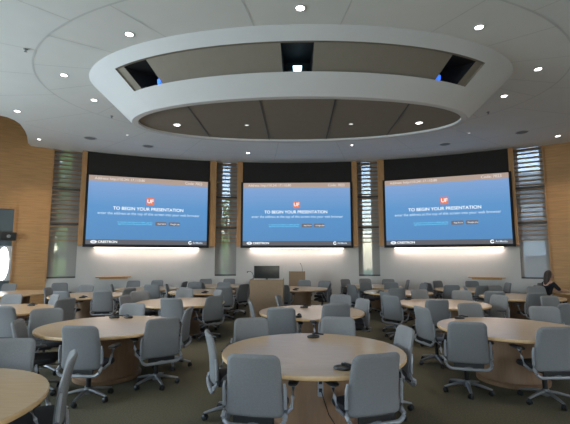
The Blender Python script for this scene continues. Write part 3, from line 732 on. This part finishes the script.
ch = [(None, [((0, -.06, .56), (.14, .10)), ((0, -.05, .70), (.125, .09)), ((0, -.02, .86), (.145, .10)), ((0, .02, 1.0), (.12, .08)), ((0, .04, 1.08), .05), ((0, .065, 1.14), (.056, .06)), ((0, .07, 1.17), (.05, .05)), ((0, .07, 1.20), (.045, .045)), ((0, .07, 1.23), (.04, .04))])]
n = 9
for s in (-1, 1):
    # arm (from chest vertex 3)
    ch.append((3, [((s*.17, .02, 1.0), .055), ((s*.23, .12, .86), .042), ((s*.23, .21, .79), .038), ((s*.17, .33, .778), .03), ((s*.12, .43, .772), .024), ((s*.10, .48, .768), (.034, .017)), ((s*.085, .52, .766), (.032, .015))])); hand = n+6; n += 7
    for k, (dx, L) in enumerate(((-.028, .055), (-.010, .07), (.008, .075), (.026, .065))):
        bx = s*.085+dx; ch.append((hand, [((bx, .545, .766), .009), ((bx*.96, .545+L*.5, .768), .009), ((bx*.92, .545+L, .760), .007)])); n += 3
    ch.append((hand-1, [((s*.10-s*.045, .50, .768), .010), ((s*.10-s*.065, .53, .766), .009)])); n += 2
    ch.append((0, [((s*.09, .02, .56), .09), ((s*.10, .22, .555), .075), ((s*.11, .38, .54), .06), ((s*.11, .40, .30), .05), ((s*.11, .37, .12), .036), ((s*.11, .42, .05), (.04, .03)), ((s*.11, .52, .035), (.036, .025))])); n += 7
body = skin_obj('body', ch, 'skin', wm)
bm = bmesh.new(); bm.from_mesh(body.data)
def blob(c, sc, seg=24, rings=16):
    q = bmesh.ops.create_uvsphere(bm, u_segments=seg, v_segments=rings, radius=1)['verts']
    for v in q: v.co = Vector((v.co.x*sc[0]+c[0], v.co.y*sc[1]+c[1], v.co.z*sc[2]+c[2]))
    return q
for v in blob((0, .085, 1.225), (.072, .092, .105)):         # skull and jaw
    if v.co.z < 1.21:
        k = (1.21-v.co.z)/.09; v.co.x *= 1-.30*k; v.co.y += .012*k
blob((0, .178, 1.205), (.012, .018, .022), 12, 8); blob((0, .172, 1.222), (.008, .012, .028), 12, 8)      # nose
blob((0, .168, 1.245), (.045, .012, .010), 12, 8); blob((0, .160, 1.150), (.024, .018, .016), 12, 8)      # brow, chin
blob((0, .170, 1.176), (.022, .010, .005), 12, 8); blob((0, .169, 1.166), (.019, .010, .006), 12, 8)      # lips
for sx in (-1, 1): blob((sx*.073, .075, 1.205), (.010, .018, .028), 12, 8)                                # ears
bmesh.ops.recalc_face_normals(bm, faces=bm.faces[:]); bm.to_mesh(body.data); bm.free()
rmod = body.modifiers.new('r', 'REMESH'); rmod.mode = 'VOXEL'; rmod.voxel_size = .0055; rmod.use_smooth_shade = True
smod = body.modifiers.new('s', 'SMOOTH'); smod.factor = .4; smod.iterations = 2
dg = bpy.context.evaluated_depsgraph_get(); m2 = bpy.data.meshes.new_from_object(body.evaluated_get(dg))
body.modifiers.clear(); body.data = m2; m2.materials.clear(); m2.materials.append(M['skin'])
# clothing
skin_obj('black_top', [(None, [((0, -.06, .58), (.155, .115)), ((0, -.05, .70), (.142, .105)), ((0, -.02, .86), (.16, .115)), ((0, .02, 1.0), (.135, .095)), ((0, .035, 1.045), .07)]),
  (3, [((-.175, .02, 1.0), .068), ((-.23, .12, .87), .056), ((-.23, .19, .81), .052)]), (3, [((.175, .02, 1.0), .068), ((.23, .12, .87), .056), ((.23, .19, .81), .052)])], 'blackcloth', wm)
skin_obj('trousers', [(None, [((0, -.06, .57), (.152, .112)), ((0, -.055, .62), (.15, .11))]),
  (0, [((-.095, .02, .57), .10), ((-.10, .22, .565), .086), ((-.11, .38, .55), .071), ((-.11, .40, .30), .060), ((-.11, .37, .12), .052)]), (0, [((.095, .02, .57), .10), ((.10, .22, .565), .086), ((.11, .38, .55), .071), ((.11, .40, .30), .060), ((.11, .37, .12), .052)])], 'blackcloth', wm)
skin_obj('hair', [(None, [((0, .085, 1.325), (.078, .06)), ((0, .055, 1.33), (.09, .075)), ((0, .025, 1.29), (.112, .105)), ((0, -.005, 1.21), (.112, .085)), ((0, -.035, 1.12), (.11, .07)), ((0, -.055, 1.03), (.095, .055)), ((0, -.07, .94), (.06, .035))])], 'hair', wm)
for s in (-1, 1):
    bm = bmesh.new(); bmesh.ops.create_uvsphere(bm, u_segments=8, v_segments=6, radius=.009); bmesh.ops.translate(bm, vec=(s*.030, .166, 1.228), verts=bm.verts[:]); mk('eye', bm, 'eye', wm, True)

# ---------------------------------------------------------------- outside
bm = bmesh.new(); prism(bm, [(-70, -40), (70, -40), (70, 90), (-70, 90)], -1.0, -.9); struct(mk('ground', bm, 'grass'))
def tree(x, y, h, rad, nl, lab):
    r = tag(empty('tree', (x, y, -.9)), lab, 'tree', 'trees outside the windows')
    bm = bmesh.new(); tube(bm, [(0, 0, 0), (.1, .05, h*.3), (0, .1, h*.6), (.1, 0, h*.85)], [.22, .18, .12, .05], 8)
    for k in range(6):
        a = k*1.1; z = h*(.3+.08*k); tube(bm, [(0, 0, z), (math.cos(a)*rad*.4, math.sin(a)*rad*.4, z+.6), (math.cos(a)*rad*.75, math.sin(a)*rad*.75, z+1.1)], [.08, .05, .02], 6)
    mk('trunk', bm, 'bark', r, True)
    bm = bmesh.new()
    cl = [(Vector((random.uniform(-.7, .7)*rad, random.uniform(-.7, .7)*rad, h*random.uniform(.18, .95))), random.uniform(.5, .9)) for _ in range(26)]
    for _ in range(nl):
        c, q = random.choice(cl); d = Vector((random.gauss(0, 1), random.gauss(0, 1), random.gauss(0, 1))).normalized()
        p = c+d*q*random.uniform(.7, 1); u = Vector((random.gauss(0, 1), random.gauss(0, 1), random.gauss(0, 1))).normalized(); v = u.orthogonal().normalized(); s_ = random.uniform(.07, .13)
        bm.faces.new([bm.verts.new(p+e_) for e_ in (u*s_*1.5, v*s_*.6, -u*s_*1.5, -v*s_*.6)])
    mk('foliage', bm, 'leaf', r)
for a in ((-12.7, 21.3, 8.5, 2.0, 9000, 'leafy green tree outside the left window'), (-15.4, 25.5, 10, 2.6, 6000, 'tall green tree farther outside the left window'), (-4.3, 23.5, 6.0, 2.0, 3500, 'green tree outside the window left of the centre screen')):
    tree(*a)
bd = tag(empty('office_building', (17.5, 30, -.9), R(-28)), 'pale building with grey windows outside the right window', 'building')
bm = bmesh.new(); box(bm, -7, 7, 0, 6, 0, 9); mk('wall', bm, 'concrete', bd)
for i in range(5):
    for j in range(3):
        mk('building_window', bbox(-6+i*2.6, -4.6+i*2.6, -.05, .02, 1.2+j*2.7, 2.8+j*2.7, .02), 'darkglass', bd)
